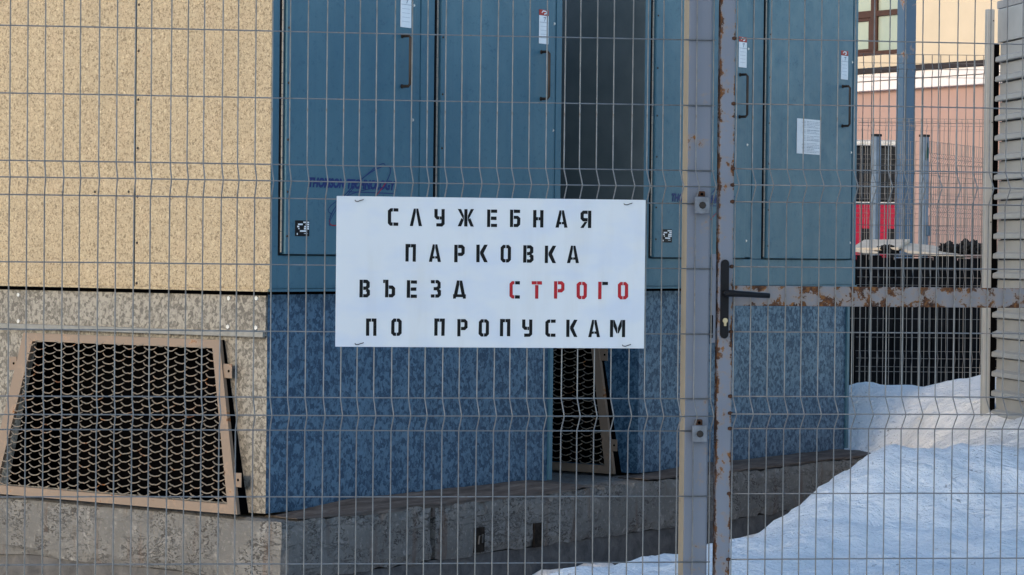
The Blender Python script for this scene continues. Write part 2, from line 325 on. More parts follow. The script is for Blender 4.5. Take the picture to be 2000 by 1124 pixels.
fs = [(j * nx + i, j * nx + i + 1, (j + 1) * nx + i + 1, (j + 1) * nx + i) for j in range(len(gy) - 1) for i in range(nx - 1)]
snow = MB().add(vs, fs).build('snow_ground', 'snow', None, True); snow['kind'] = 'structure'

# ------------------------------------------------------------------ concrete foundation under both enclosures
CORNER = Vector((-1.076, 12.0, 0.411)); UROT = R(54)
def rough_block(name, m, parent, x0, x1, y0, y1, z0, z1, seed, step=0.055, amp=0.006, chip=0.02):
    bm = bmesh.new()
    def face(o, u, vv, nu, nv):
        g = [[bm.verts.new(o + u * (i / nu) + vv * (j / nv)) for i in range(nu + 1)] for j in range(nv + 1)]
        for j in range(nv):
            for i in range(nu): bm.faces.new((g[j][i], g[j][i + 1], g[j + 1][i + 1], g[j + 1][i]))
    V = Vector; dx, dy, dz = x1 - x0, y1 - y0, z1 - z0
    nx, ny, nz = max(2, int(dx / step)), max(2, int(min(dy, 1.6) / step)), max(2, int(dz / step))
    X, Y, Z = V((dx, 0, 0)), V((0, dy, 0)), V((0, 0, dz)); o = V((x0, y0, z0))
    face(o, X, Z, nx, nz); face(o, Y, Z, ny, nz); face(o + Z, X, Y, nx, ny); face(o + X, Y, Z, ny, nz); face(o, X, Y, nx, ny); face(o + Y, X, Z, nx, nz)
    bmesh.ops.remove_doubles(bm, verts=bm.verts, dist=0.0005)
    for v in bm.verts:
        p = v.co; on = sum((abs(p.x - x0) < 1e-4 or abs(p.x - x1) < 1e-4, abs(p.y - y0) < 1e-4 or abs(p.y - y1) < 1e-4, abs(p.z - z0) < 1e-4 or abs(p.z - z1) < 1e-4))
        q = p * 7 + V((seed * 3.1, seed, 0)); d = noise.noise_vector(q) * amp
        if on >= 2:
            c = V(((x0 + x1) / 2, (y0 + y1) / 2, (z0 + z1) / 2)); k = chip * (0.3 + 0.9 * max(0, noise.noise(p * 11 + V((seed, 5, 2))) + 0.25))
            for a in range(3):
                lo, hi = ((x0, x1), (y0, y1), (z0, z1))[a]
                if abs(p[a] - lo) < 1e-4: d[a] += k
                elif abs(p[a] - hi) < 1e-4: d[a] -= k
        v.co = p + d
    bmesh.ops.recalc_face_normals(bm, faces=bm.faces)
    me = bpy.data.meshes.new(name); bm.to_mesh(me); bm.free(); me.materials.append(M[m]); return link(name, me, parent)
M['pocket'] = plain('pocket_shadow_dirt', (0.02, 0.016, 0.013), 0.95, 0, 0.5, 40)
FND = thing('concrete_foundation', CORNER, UROT, 'chipped grey concrete foundation under the two enclosures, half buried in snow', 'foundation')
rough_block('foundation_block', 'concrete', FND, -0.02, 1.085, -0.10, 6.4, -0.29, -0.006, 1)
rough_block('foundation_block', 'concrete', FND, 1.10, 3.33, -0.098, 6.4, -0.288, -0.008, 2)
rough_block('foundation_block', 'concrete', FND, 3.345, 5.58, -0.101, 6.4, -0.29, -0.012, 3)
rough_block('footing', 'footing', FND, 0.0, 5.55, -0.084, 6.3, -1.0, -0.275, 4, 0.09, 0.010, 0.008)
def dirt_ledge(x0, x1, h, seed):
    b = MB(); n = int((x1 - x0) / 0.03); prof = [(0.10, 1.0), (0.03, 1.0), (-0.02, 0.62), (-0.06, 0.28), (-0.088, 0.0), (-0.088, -0.4), (0.10, -0.4)]
    for i in range(n + 1):
        x = x0 + (x1 - x0) * i / n; k = min(1.0, (i / n) * 4 + 0.1, (1 - i / n) * 6 + 0.15)
        for q, (y, z) in enumerate(prof):
            w_ = noise.noise(Vector((x * 6, q * 1.7, seed))) * 0.012 + noise.noise(Vector((x * 23, q * 2.3, seed + 4))) * 0.006
            b.v.append((x, y + (w_ if q not in (0, 6) else 0), z * h * k - 0.006 + (w_ * 0.5 if 0 < q < 5 else 0)))
    L = len(prof)
    for i in range(n):
        for q in range(L): b.f.append((i * L + q, i * L + (q + 1) % L, (i + 1) * L + (q + 1) % L, (i + 1) * L + q))
    b.f.append(tuple(range(L))); b.f.append(tuple(n * L + q for q in range(L)))
    return b.build('dirt_ledge', 'sill', FND)
dirt_ledge(0.10, 2.40, 0.046, 1.0); dirt_ledge(2.95, 5.60, 0.034, 5.0)
for hx, hz in ((1.44, -0.205), (1.933, -0.22)):
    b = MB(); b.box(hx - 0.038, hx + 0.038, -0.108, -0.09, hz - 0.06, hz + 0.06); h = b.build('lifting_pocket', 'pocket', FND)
    if hx < 1.5: MB().tube([(hx - 0.016, -0.112, hz - 0.02), (hx - 0.016, -0.116, hz + 0.02), (hx + 0.012, -0.116, hz + 0.025), (hx + 0.014, -0.112, hz - 0.015)], 0.004, 6).build('lifting_loop', 'footing', h)
box('joint_stain', 'sill', FND, 1.084, 1.101, -0.092, -0.02, -0.07, -0.012)

# ------------------------------------------------------------------ generator enclosures
VT = [(0.296, 0.782), (1.553, 0.782), (1.765, 0.008), (0.142, 0.008)]     # vent outline on the side wall: (y, z)
def text_data(body, size, shear, m, name, bold=0.0):
    c = bpy.data.curves.new(name, 'FONT'); c.body = body; c.size = size; c.shear = shear; c.offset = bold; c.fill_mode = 'FRONT'; c.resolution_u = 3
    o = bpy.data.objects.new(name, c); COL.objects.link(o)
    me = bpy.data.meshes.new_from_object(o); bpy.data.objects.remove(o); bpy.data.curves.remove(c)
    me.materials.clear(); me.materials.append(M[m]); return me
def to_front(me, x, z, w, y, h=None):                                     # flat lettering (xy) -> door plane (xz), scaled to width w
    xs = [v.co.x for v in me.vertices]; zs = [v.co.y for v in me.vertices]; k = w / (max(xs) - min(xs)); kz = k if h is None else h / (max(zs) - min(zs))
    for v in me.vertices: v.co = ((v.co.x - min(xs)) * k + x, y, (v.co.y - min(zs)) * kz + z)
    me.update(); return me
def ribbon(mb, pts, wd, y):
    for a, b in zip(pts[:-1], pts[1:]):
        a = Vector(a); b = Vector(b); d = (b - a).normalized(); n = Vector((-d.y, d.x)) * wd / 2
        e = d * wd * 0.2
        mb.add([(p.x, y, p.y) for p in (a - e + n, a - e - n, b - n, b + n)], [(0, 1, 2, 3)])
SCREW = MB()
for k in range(2):
    pass
SCREW.tube([(0, 0.002, 0), (0, -0.004, 0)], [0.009, 0.006], 8)
SCREW_ME = SCREW.data('screw', 'screw', False)
SCREW_DARK = MB().tube([(0, 0.002, 0), (0, -0.003, 0)], [0.007, 0.005], 7).data('screw', 'handle')
BOLT_SIDE = MB().tube([(0.002, 0, 0), (-0.006, 0, 0)], [0.012, 0.010], 6).data('bolt', 'screw')
SCREW_SIDE = MB().tube([(0.002, 0, 0), (-0.003, 0, 0)], [0.008, 0.005], 7).data('screw', 'handle')
HANDLE_ME = MB().tube([(0, 0.0, 0.118), (0, -0.040, 0.118), (0, -0.050, 0.108), (0, -0.050, -0.108), (0, -0.040, -0.118), (0, 0, -0.118)], 0.0072, 8).data('handle', 'handle', True)
def hinge_data(z0, z1):
    b = MB(); z = z0; k = 0
    while z < z1 - 0.03:
        b.tube([(0, 0, z), (0, 0, z + 0.045)], 0.0055 if k % 2 else 0.0050, 6); z += 0.047; k += 1
    return b.data('hinge', 'galv_plain')
HINGE_ME = hinge_data(1.18, 2.72)
DZ0, DZ1 = 1.172, 2.74

def grille_data():
    b = MB(); cw, rh = 0.0650, 0.0372
    y = 0.14; col = 0
    def lim(z):
        t = (0.757 - z) / 0.708; return 0.327 - 0.132 * t, 1.493 + 0.198 * t
    while y < 1.76:
        z = 0.045 + (rh / 2 if col % 2 else 0)
        while z < 0.765:
            lo, hi = lim(z); pts = []
            for k in range(7):
                t = -1 + k / 3.0; py = y + t * cw * 0.60; pz = z - 0.013 * (1 - t * t) + 0.004
                out = 0.038 * (0.75 - z) / 0.75
                if lo - 0.012 < py < hi + 0.012 and 0.035 < pz < 0.765: pts.append((-0.012 - out - 0.006 * (1 - t * t), py, pz + random.uniform(-.002, .002)))
            if len(pts) > 2: b.tube(pts, 0.0034, 4)
            z += rh
        y += cw; col += 1
    return b.data('grille', 'grille', True)
GRILLE_ME = grille_data()

def bar_poly(p0, p1, q0, q1, x0, x1, out0, out1):                          # flat bar between two edges of the slanting vent frame
    vs = []
    for (y, z) in (p0, p1, q1, q0):
        o = 0.042 * (0.79 - z) / 0.79
        vs.append((x0 - o, y, z))
    for (y, z) in (p0, p1, q1, q0):
        o = 0.042 * (0.79 - z) / 0.79
        vs.append((x1 - o, y, z))
    return MB().add(vs, [(0, 1, 2, 3), (7, 6, 5, 4), (0, 4, 5, 1), (1, 5, 6, 2), (2, 6, 7, 3), (3, 7, 4, 0)])

def enclosure(origin_x, xs, label, second):
    o = thing('generator_enclosure', CORNER + Vector((math.cos(UROT), math.sin(UROT), 0)) * origin_x, UROT, label, 'enclosure', 'generator enclosures on the concrete foundation')
    W = 2.262 * xs; D = 6.0; TOP = 2.85
    # side wall: tall cladding panels with a seam every 0.83 / 1.22 m
    ys = [0.0, 0.829, 2.05, 3.27, 4.49, D]
    for k in range(5):
        a, b = ys[k], ys[k + 1] - 0.007
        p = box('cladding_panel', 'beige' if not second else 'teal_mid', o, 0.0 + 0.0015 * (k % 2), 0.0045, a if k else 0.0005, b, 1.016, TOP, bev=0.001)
        for z in (2.313, 2.1, 1.876, 1.652, 1.43, 1.216, 1.03, 2.55):
            for yy in ((b - 0.012,) if k else (b - 0.012,)):
                link('screw', SCREW_SIDE, p, (-0.0005 + 0.0015 * (k % 2), yy, z))
        if k == 1:
            for yy in (0.867, 1.084, 1.296): link('screw', SCREW_SIDE, p, (0.0012, yy, 1.452))
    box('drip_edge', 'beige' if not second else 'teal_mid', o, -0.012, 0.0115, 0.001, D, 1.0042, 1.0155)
    # front frame
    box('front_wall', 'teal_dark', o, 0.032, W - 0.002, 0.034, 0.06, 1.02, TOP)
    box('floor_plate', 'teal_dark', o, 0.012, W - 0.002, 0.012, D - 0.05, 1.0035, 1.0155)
    fr = {'corner_post': (0.005, 0.056), 'centre_post': (1.085, 1.190), 'end_post': (2.212, 2.262)}
    for nme, (a, b) in fr.items():
        box(nme, 'teal', o, a * xs, b * xs, 0.0, 0.033, 1.168 if nme != 'corner_post' else 1.016, TOP, bev=0.003)
    box('bottom_rail', 'teal', o, 0.0565 * xs, W, 0.001, 0.033, 1.016, 1.166, bev=0.003)
    box('front_drip_edge', 'teal', o, 0.0, W, -0.012, 0.0005, 1.0045, 1.0152)
    for a, b in ((0.992, 1.030), (1.034, 1.083), (2.164, 2.186), (2.189, 2.210)):
        box('latch_strip', 'teal', o, a * xs, b * xs, -0.008 if (a in (0.992, 2.164)) else 0.004, 0.03, 1.176, TOP - 0.1, bev=0.003)
    # doors
    for di, (a, b, hx, lx) in enumerate(((0.084, 0.988, 0.915, 0.900), (1.221, 2.160, 2.052, 2.030))):
        dr = box('door', 'teal', o, a * xs, b * xs, -0.018, 0.02, DZ0, DZ1, bev=0.004)
        link('hinge', HINGE_ME, dr, ((a - 0.0135) * xs, -0.004, 0))
        MB().box((a - 0.026) * xs, (a - 0.0185) * xs, -0.002, 0.034, DZ0, DZ1).build('door_seal', 'rubber', dr)
        link('handle', HANDLE_ME, dr, (hx * xs, -0.018, 2.083))
        for hz in (2.201, 1.965):
            MB().tube([(hx * xs, -0.018, hz), (hx * xs, -0.024, hz)], [0.011, 0.009], 8).build('handle_foot', 'handle', dr)
        st = box('warning_sticker', 'white', dr, lx * xs, (lx + 0.080) * xs, -0.0205, -0.017, 2.243, 2.385, bev=0.001)
        box('sticker_band', 'sticker_red', dr, (lx - 0.001) * xs, (lx + 0.080) * xs, -0.0206, -0.017, 2.386, 2.414)
        b2 = MB(); z = 2.352
        b2.box(lx * xs + 0.002, (lx + 0.078) * xs, -0.0212, -0.0204, 2.3495, 2.3515)
        ribbon(b2, [(lx * xs + .035, 2.374), (lx * xs + .055, 2.378), (lx * xs + .046, 2.366), (lx * xs + .042, 2.356)], 0.005, -0.0213)
        for zz in (2.27, 2.29, 2.31, 2.33): b2.box(lx * xs + 0.01, lx * xs + 0.068, -0.0209, -0.0204, zz, zz + 0.0012)
        b2.build('sticker_print', 'print_grey', dr)
        b3 = MB(); ribbon(b3, [(lx * xs + 0.020, 2.399), (lx * xs + 0.030, 2.408), (lx * xs + 0.055, 2.407), (lx * xs + 0.060, 2.397), (lx * xs + 0.040, 2.393)], 0.006, -0.0212); b3.build('sticker_symbol', 'white', dr)
        for sz in (2.353, 1.812, 1.27): link('screw', SCREW_ME, o, (((1.013 if di == 0 else 2.176)) * xs, -0.009, sz))
        for sz in (2.45, 2.20, 1.95, 1.70, 1.45, 1.25):
            link('screw', SCREW_DARK, dr, ((a + 0.012) * xs, -0.018, sz + random.uniform(-.02, .02)))
        if di == 0:
            tx = text_data('THOMSON TECHNOLOGY', 0.1, 0.22, 'navy', 'logo_lettering', 0.006)
            link('logo_lettering', to_front(tx, 0.240 * xs, 1.474, 0.636 * xs, -0.0195, 0.046), dr)
            b = MB(); b.box(0.52 * xs, 0.862 * xs, -0.0196, -0.0178, 1.4585, 1.4625)
            def ell(cx, cz, A_, B_, ang, t0, t1):
                return [(cx * xs + A_ * math.cos(t) * math.cos(ang) - B_ * math.sin(t) * math.sin(ang), cz + A_ * math.cos(t) * math.sin(ang) + B_ * math.sin(t) * math.cos(ang))
                        for t in [t0 + (t1 - t0) * k / 44 for k in range(45)]]
            ribbon(b, ell(0.612, 1.446, 0.255, 0.062, R(31), -0.7, 2.95), 0.0048, -0.0200)
            ribbon(b, ell(0.590, 1.450, 0.245, 0.040, R(36), -0.2, 3.3), 0.0036, -0.0203)
            ribbon(b, ell(0.612, 1.420, 0.235, 0.045, R(12), 0.4, 3.6), 0.0036, -0.0206)
            b.build('logo_orbits', 'navy', dr)
            b = MB(); ribbon(b, ell(0.612, 1.446, 0.255, 0.062, R(31), 2.95, 5.55), 0.0048, -0.0200); b.build('logo_orbit_tail', 'logo_red', dr)
            box('nameplate', 'black', dr, 0.150 * xs, 0.249 * xs, -0.0205, -0.017, 1.253, 1.324, bev=0.002)
            b = MB()
            for (u0, u1, v0, v1) in ((.55, .95, .84, .93), (.18, .50, .70, .80), (.72, .95, .70, .80), (.12, .26, .56, .66), (.62, .94, .56, .66), (.20, .28, .44, .52), (.60, .94, .43, .53), (.32, .80, .28, .38), (.1, .16, .08, .2), (.6, .85, .16, .19)):
                b.box((0.150 + u0 * 0.099) * xs, (0.150 + u1 * 0.099) * xs, -0.0213, -0.0204, 1.253 + v0 * 0.071, 1.253 + v1 * 0.071)
            b.build('nameplate_print', 'white', dr)
    # galvanised tank skirt: front sheet, side sheet with the vent opening
    box('tank_front', 'galv', o, 0.042, W - 0.03, 0.045, 0.08, 0.012, 1.003, bev=0.003)
    q = [(0.0455, 1.003), (D, 1.003), (D, 0.012), (0.0455, 0.012)]
    inner = [(0.327, 0.757), (1.493, 0.757), (1.690, 0.049), (0.195, 0.049)]
    b = MB(); vs = [(0.040, y, z) for y, z in q] + [(0.040, y, z) for y, z in inner] + [(0.34, y, z) for y, z in inner]
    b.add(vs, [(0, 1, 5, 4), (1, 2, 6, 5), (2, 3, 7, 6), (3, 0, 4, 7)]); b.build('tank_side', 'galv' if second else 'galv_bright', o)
    b = MB(); b.add([(0.0405, y, z) for y, z in inner] + [(0.34, y, z) for y, z in inner], [(0, 1, 5, 4), (1, 2, 6, 5), (2, 3, 7, 6), (3, 0, 4, 7), (4, 5, 6, 7)]); b.build('vent_duct', 'void', o)
    st = box('side_strip', 'galv_bright', o, 0.028, 0.0395, 0.046, D, 0.806, 0.986, bev=0.002)
    box('shadow_gap', 'void', o, 0.036, 0.0398, 0.0457, D, 0.9865, 1.0032)  # black strip painting the shadow line under the cladding's bottom edge
    box('shadow_gap', 'void', o, 0.043, W - 0.031, 0.0435, 0.0448, 0.990, 1.0032)  # painted shadow line along the top of the front sheet
    box('strip_lip', 'galv_plain', st, 0.010, 0.0275, 0.047, D - 0.01, 0.800, 0.824, bev=0.002)
    for yy, z in ((1.611, 0.963), (1.609, 0.836), (0.262, 0.971), (0.097, 0.974), (0.266, 0.842), (0.098, 0.842), (2.9, 0.96), (2.9, 0.84)):
        link('bolt', BOLT_SIDE, st, (0.027, yy, z))
    # vent: slanted frame, scalloped expanded-metal grille, fixing tabs
    vn = link('vent', None, o) if False else bpy.data.objects.new('vent', None)
    COL.objects.link(vn) if vn.name not in COL.objects else None
    vn.parent = o; vn.empty_display_size = 0.05; vn.location = (0.018, 0, 0)
    ins = [(0.336, 0.744), (1.490, 0.744), (1.688, 0.050), (0.204, 0.050)]
    out = VT
    for nme, i, j in (('frame_bar', 0, 1), ('frame_bar', 1, 2), ('frame_bar', 2, 3), ('frame_bar', 3, 0)):
        bar_poly(out[i], out[j], ins[i], ins[j], 0.003, -0.014 - 0.001 * i, 0, 0).build(nme, 'vent_frame', vn)
    MB().add([(0.0215, VT[0][0] + 0.004, VT[0][1]), (0.0, VT[0][0] + 0.004, VT[0][1]), (-0.040, VT[3][0] + 0.004, VT[3][1]), (0.0215, VT[3][0] + 0.004, VT[3][1])], [(0, 1, 2, 3)]).build('side_flap', 'void', vn)  # black sheet standing in for the shadow wedge beside the vent frame
    g = link('grille', GRILLE_ME, vn); g['kind'] = 'stuff'
    for yy, z in ((0.245, 0.644), (0.160, 0.161), (1.622, 0.634), (1.742, 0.16)):
        oo = 0.042 * (0.79 - z) / 0.79
        t = box('fixing_tab', 'vent_frame', vn, -0.010 - oo, -0.005 - oo, yy - 0.026, yy + 0.026, z - 0.032, z + 0.032, bev=0.0015)
        MB().tube([(-0.012 - oo, yy - 0.008, z), (-0.004 - oo, yy - 0.008, z)], 0.006, 8).build('bolt_hole', 'void', t)
    # back, far side and roof close the box
    b = MB(); b.box(W - 0.03, W - 0.001, 0.034, D, 0.03, TOP - 0.001); b.build('far_side_wall', 'teal', o)
    box('back_wall', 'teal', o, 0.031, W - 0.031, D - 0.03, D - 0.001, 0.03, TOP - 0.001)
    rf = MB(); rf.bbox(-0.05, W + 0.05, -0.06, D + 0.05, TOP + 0.001, TOP + 0.09, b=0.01); rf.build('roof', 'roof', o)
    return o
ENC_A = enclosure(0.0, 0.992, 'generator enclosure with beige sunlit side wall, left of the dark gap', False)
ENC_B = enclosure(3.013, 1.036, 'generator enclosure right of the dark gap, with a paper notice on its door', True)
UA = Matrix.Translation(CORNER) @ Matrix.Rotation(UROT, 4, 'Z')
# paper notice on the far door
pn = thing('paper_notice', CORNER, UROT, 'white sheet of printed text stuck on the rightmost blue door', 'notice')
box('sheet', 'white', pn, 4.600, 4.874, -0.0205, -0.019, 1.783, 1.987, bev=0.0004)
b = MB(); rr = random.Random(3)
for k in range(22):
    z = 1.972 - k * 0.0085
    if k in (5, 9, 14): continue
    b.box(4.655 + rr.random() * 0.02, 4.70, -0.0212, -0.0204, z, z + 0.0022)
    x = 4.712
    while x < 4.862:
        l = rr.uniform(0.012, 0.045); x2 = min(x + l, 4.862)
        if not (k % 4 == 3 and x > 4.80): b.box(x, x2, -0.0212, -0.0204, z, z + (0.0036 if k in (6, 13, 18) else 0.0022))
        x = x2 + 0.005
b.build('printed_lines', 'print_grey', pn)

# ------------------------------------------------------------------ near fence line: wire panel, post, gate
FLOC = (0, 8.2, 0); FROT = R(7.5)
LZ = [2.706, 2.557, 2.507, 2.457, 2.256, 2.056, 1.857, 1.807, 1.756, 1.557, 1.357, 1.159, 1.107, 1.060, 0.860, 0.658, 0.459, 0.409, 0.360]
BEND = 0.038; SKEW = 0.004
def wire_profile(dz=0.0, top=2.74, bot=0.30):
    pts = [(0, 0, top + dz)]
    for a, b_, c in ((2.557, 2.507, 2.457), (1.857, 1.807, 1.756), (1.159, 1.107, 1.060), (0.459, 0.409, 0.360)):
        pts += [(0, 0, a + 0.003 + dz), (0, -0.003, a - 0.003 + dz), (SKEW, -BEND + 0.002, b_ + 0.003 + dz), (SKEW, -BEND + 0.002, b_ - 0.003 + dz), (0, -0.003, c + 0.003 + dz), (0, 0, c - 0.003 + dz)]
    return pts + [(0, 0, bot + dz)]
WR = 0.0020
FEN = thing('wire_fence_panel', FLOC, FROT, 'foreground welded wire fence panel with V bends, carrying the white sign', 'fence')
VW = MB().tube(wire_profile(), WR, 6).data('vertical_wire', 'wire', True)
x = 0.6183; k = 0
while x > -2.1:
    o = link('vertical_wire', VW, FEN, (x, random.uniform(-.0006, .0006), 0)); o.rotation_euler = (0, random.uniform(-.0022, .0022), 0); x -= 0.05167
HWL = MB().tube([(-2.13, 0, 0), (-1.2, 0, 0.0008), (-0.3, 0, -0.0008), (0.622, 0, 0)], WR * 0.98, 6).data('horizontal_wire', 'wire', True)
for z in LZ[1:]:
    ap = z in (2.507, 1.807, 1.107, 0.409)
    link('horizontal_wire', HWL, FEN, (0, (-BEND if ap else 0) + 0.0048, z))

PST = thing('gate_post', FLOC, FROT, 'grey square steel gate post with an ochre side and two bolted square clips', 'post')
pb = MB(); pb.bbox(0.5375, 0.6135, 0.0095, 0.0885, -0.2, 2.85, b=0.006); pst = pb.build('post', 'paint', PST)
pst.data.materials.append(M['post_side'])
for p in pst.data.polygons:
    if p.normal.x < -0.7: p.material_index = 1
for zc, rust in ((1.751, 'rust'), (1.0525, 'rust'), (2.45, 'rust'), (0.36, 'rust')):
    cl = box('clip_plate', 'clip', PST, 0.558, 0.604, -0.020, -0.008, zc - 0.0262, zc + 0.0262, bev=0.003)
    MB().tube([(0.581, -0.008, zc), (0.581, -0.0225, zc), (0.581, -0.024, zc)], [0.011, 0.011, 0.008], 8).build('bolt', 'handle', cl)
    b = MB(); b.bbox(0.570, 0.592, -0.006, 0.009, zc + 0.020, zc + 0.043, b=0.003); tb = b.build('rusty_tab', 'rust', cl)
    MB().tube([(0.581, -0.005, zc + 0.034), (0.581, -0.0085, zc + 0.034)], 0.0045, 8).build('tab_hole', 'void', tb)
kp = box('strike_plate', 'paint', PST, 0.6155, 0.6330, 0.012, 0.020, 1.330, 1.602, bev=0.002)
box('latch_slot', 'void', kp, 0.6145, 0.6240, 0.0105, 0.0125, 1.345, 1.415, bev=0.0008)
box('post_cap', 'black', PST, 0.534, 0.617, 0.006, 0.092, 2.851, 2.868, bev=0.004)

GAT = thing('wire_gate', FLOC, FROT, 'grey wire mesh gate with rusty frame, middle rail and black lever lock', 'gate')
b = MB(); b.bbox(0.6375, 0.6845, 0.0065, 0.0465, 0.28, 2.72, b=0.004); st = b.build('stile', 'paint_rust', GAT); st.rotation_euler = (0, 0, 0)
b = MB(); b.bbox(2.30, 2.345, 0.0065, 0.0465, 0.28, 2.72, b=0.004); b.build('stile', 'paint_rust', GAT)
for z0, z1, mm in ((1.4445, 1.5060, 'paint_rail'), (2.68, 2.72, 'paint_rust'), (0.28, 0.32, 'paint_rust')):
    b = MB(); b.bbox(0.6850, 2.2995, 0.0075, 0.0455, z0, z1, b=0.003); b.build('rail', mm, GAT)
VG = MB().tube(wire_profile(0.0065, 2.71, 0.29), WR, 6).data('vertical_wire', 'wire', True)
x = 0.6855
while x < 2.34:
    o = link('vertical_wire', VG, GAT, (x, random.uniform(-.0006, .0006), 0)); o.rotation_euler = (0, random.uniform(-.0022, .0022), 0); x += 0.0534
HWG = MB().tube([(0.676, 0, 0), (1.3, 0, 0.0006), (1.8, 0, -0.0006), (2.33, 0, 0)], WR * 0.98, 6).data('horizontal_wire', 'wire', True)
for z in LZ[1:]:
    ap = z in (2.507, 1.807, 1.107, 0.409)
    link('horizontal_wire', HWG, GAT, (0, (-BEND if ap else 0) + 0.0045, z + 0.0075))
WELD = MB().tube([(-0.004, 0.004, 0), (0.004, 0.002, 0), (0.010, 0.004, 0.001)], [0.004, 0.0065, 0.003], 6).data('weld', 'rust', True)
for z in LZ[2:]: link('weld', WELD, GAT, (0.677, 0.0035, z + 0.0075))
# lock: long black escutcheon, lever, key cylinder
lk = bpy.data.objects.new('lock', None); COL.objects.link(lk); lk.parent = GAT; lk.empty_display_size = 0.05
def rounded(x0, x1, z0, z1, y0, y1):
    r = (x1 - x0) / 2; cx = (x0 + x1) / 2; poly = [(cx + r * math.cos(t), z1 - r + r * math.sin(t)) for t in np.linspace(0, math.pi, 9)] + [(cx + r * math.cos(t), z0 + r + r * math.sin(t)) for t in np.linspace(math.pi, 2 * math.pi, 9)]
    return MB().prism(poly, lambda a, c: (a, y0, c), lambda a, c: (a + (cx - a) * 0.12, y1, c))
rounded(0.645, 0.671, 1.344, 1.586, 0.0062, -0.004).build('escutcheon', 'black', lk)
MB().tube([(0.659, -0.002, 1.4835), (0.659, -0.045, 1.4835), (0.664, -0.052, 1.4833), (0.700, -0.053, 1.4815), (0.786, -0.050, 1.4770)], [0.010, 0.010, 0.0105, 0.0095, 0.0085], 10).build('lever', 'black', lk, True)
MB().tube([(0.6585, -0.002, 1.399), (0.6585, -0.008, 1.399)], 0.008, 10).build('key_cylinder', 'brass', lk)
box('key_cylinder', 'brass', lk, 0.6545, 0.6625, -0.0075, -0.002, 1.382, 1.397, bev=0.001)

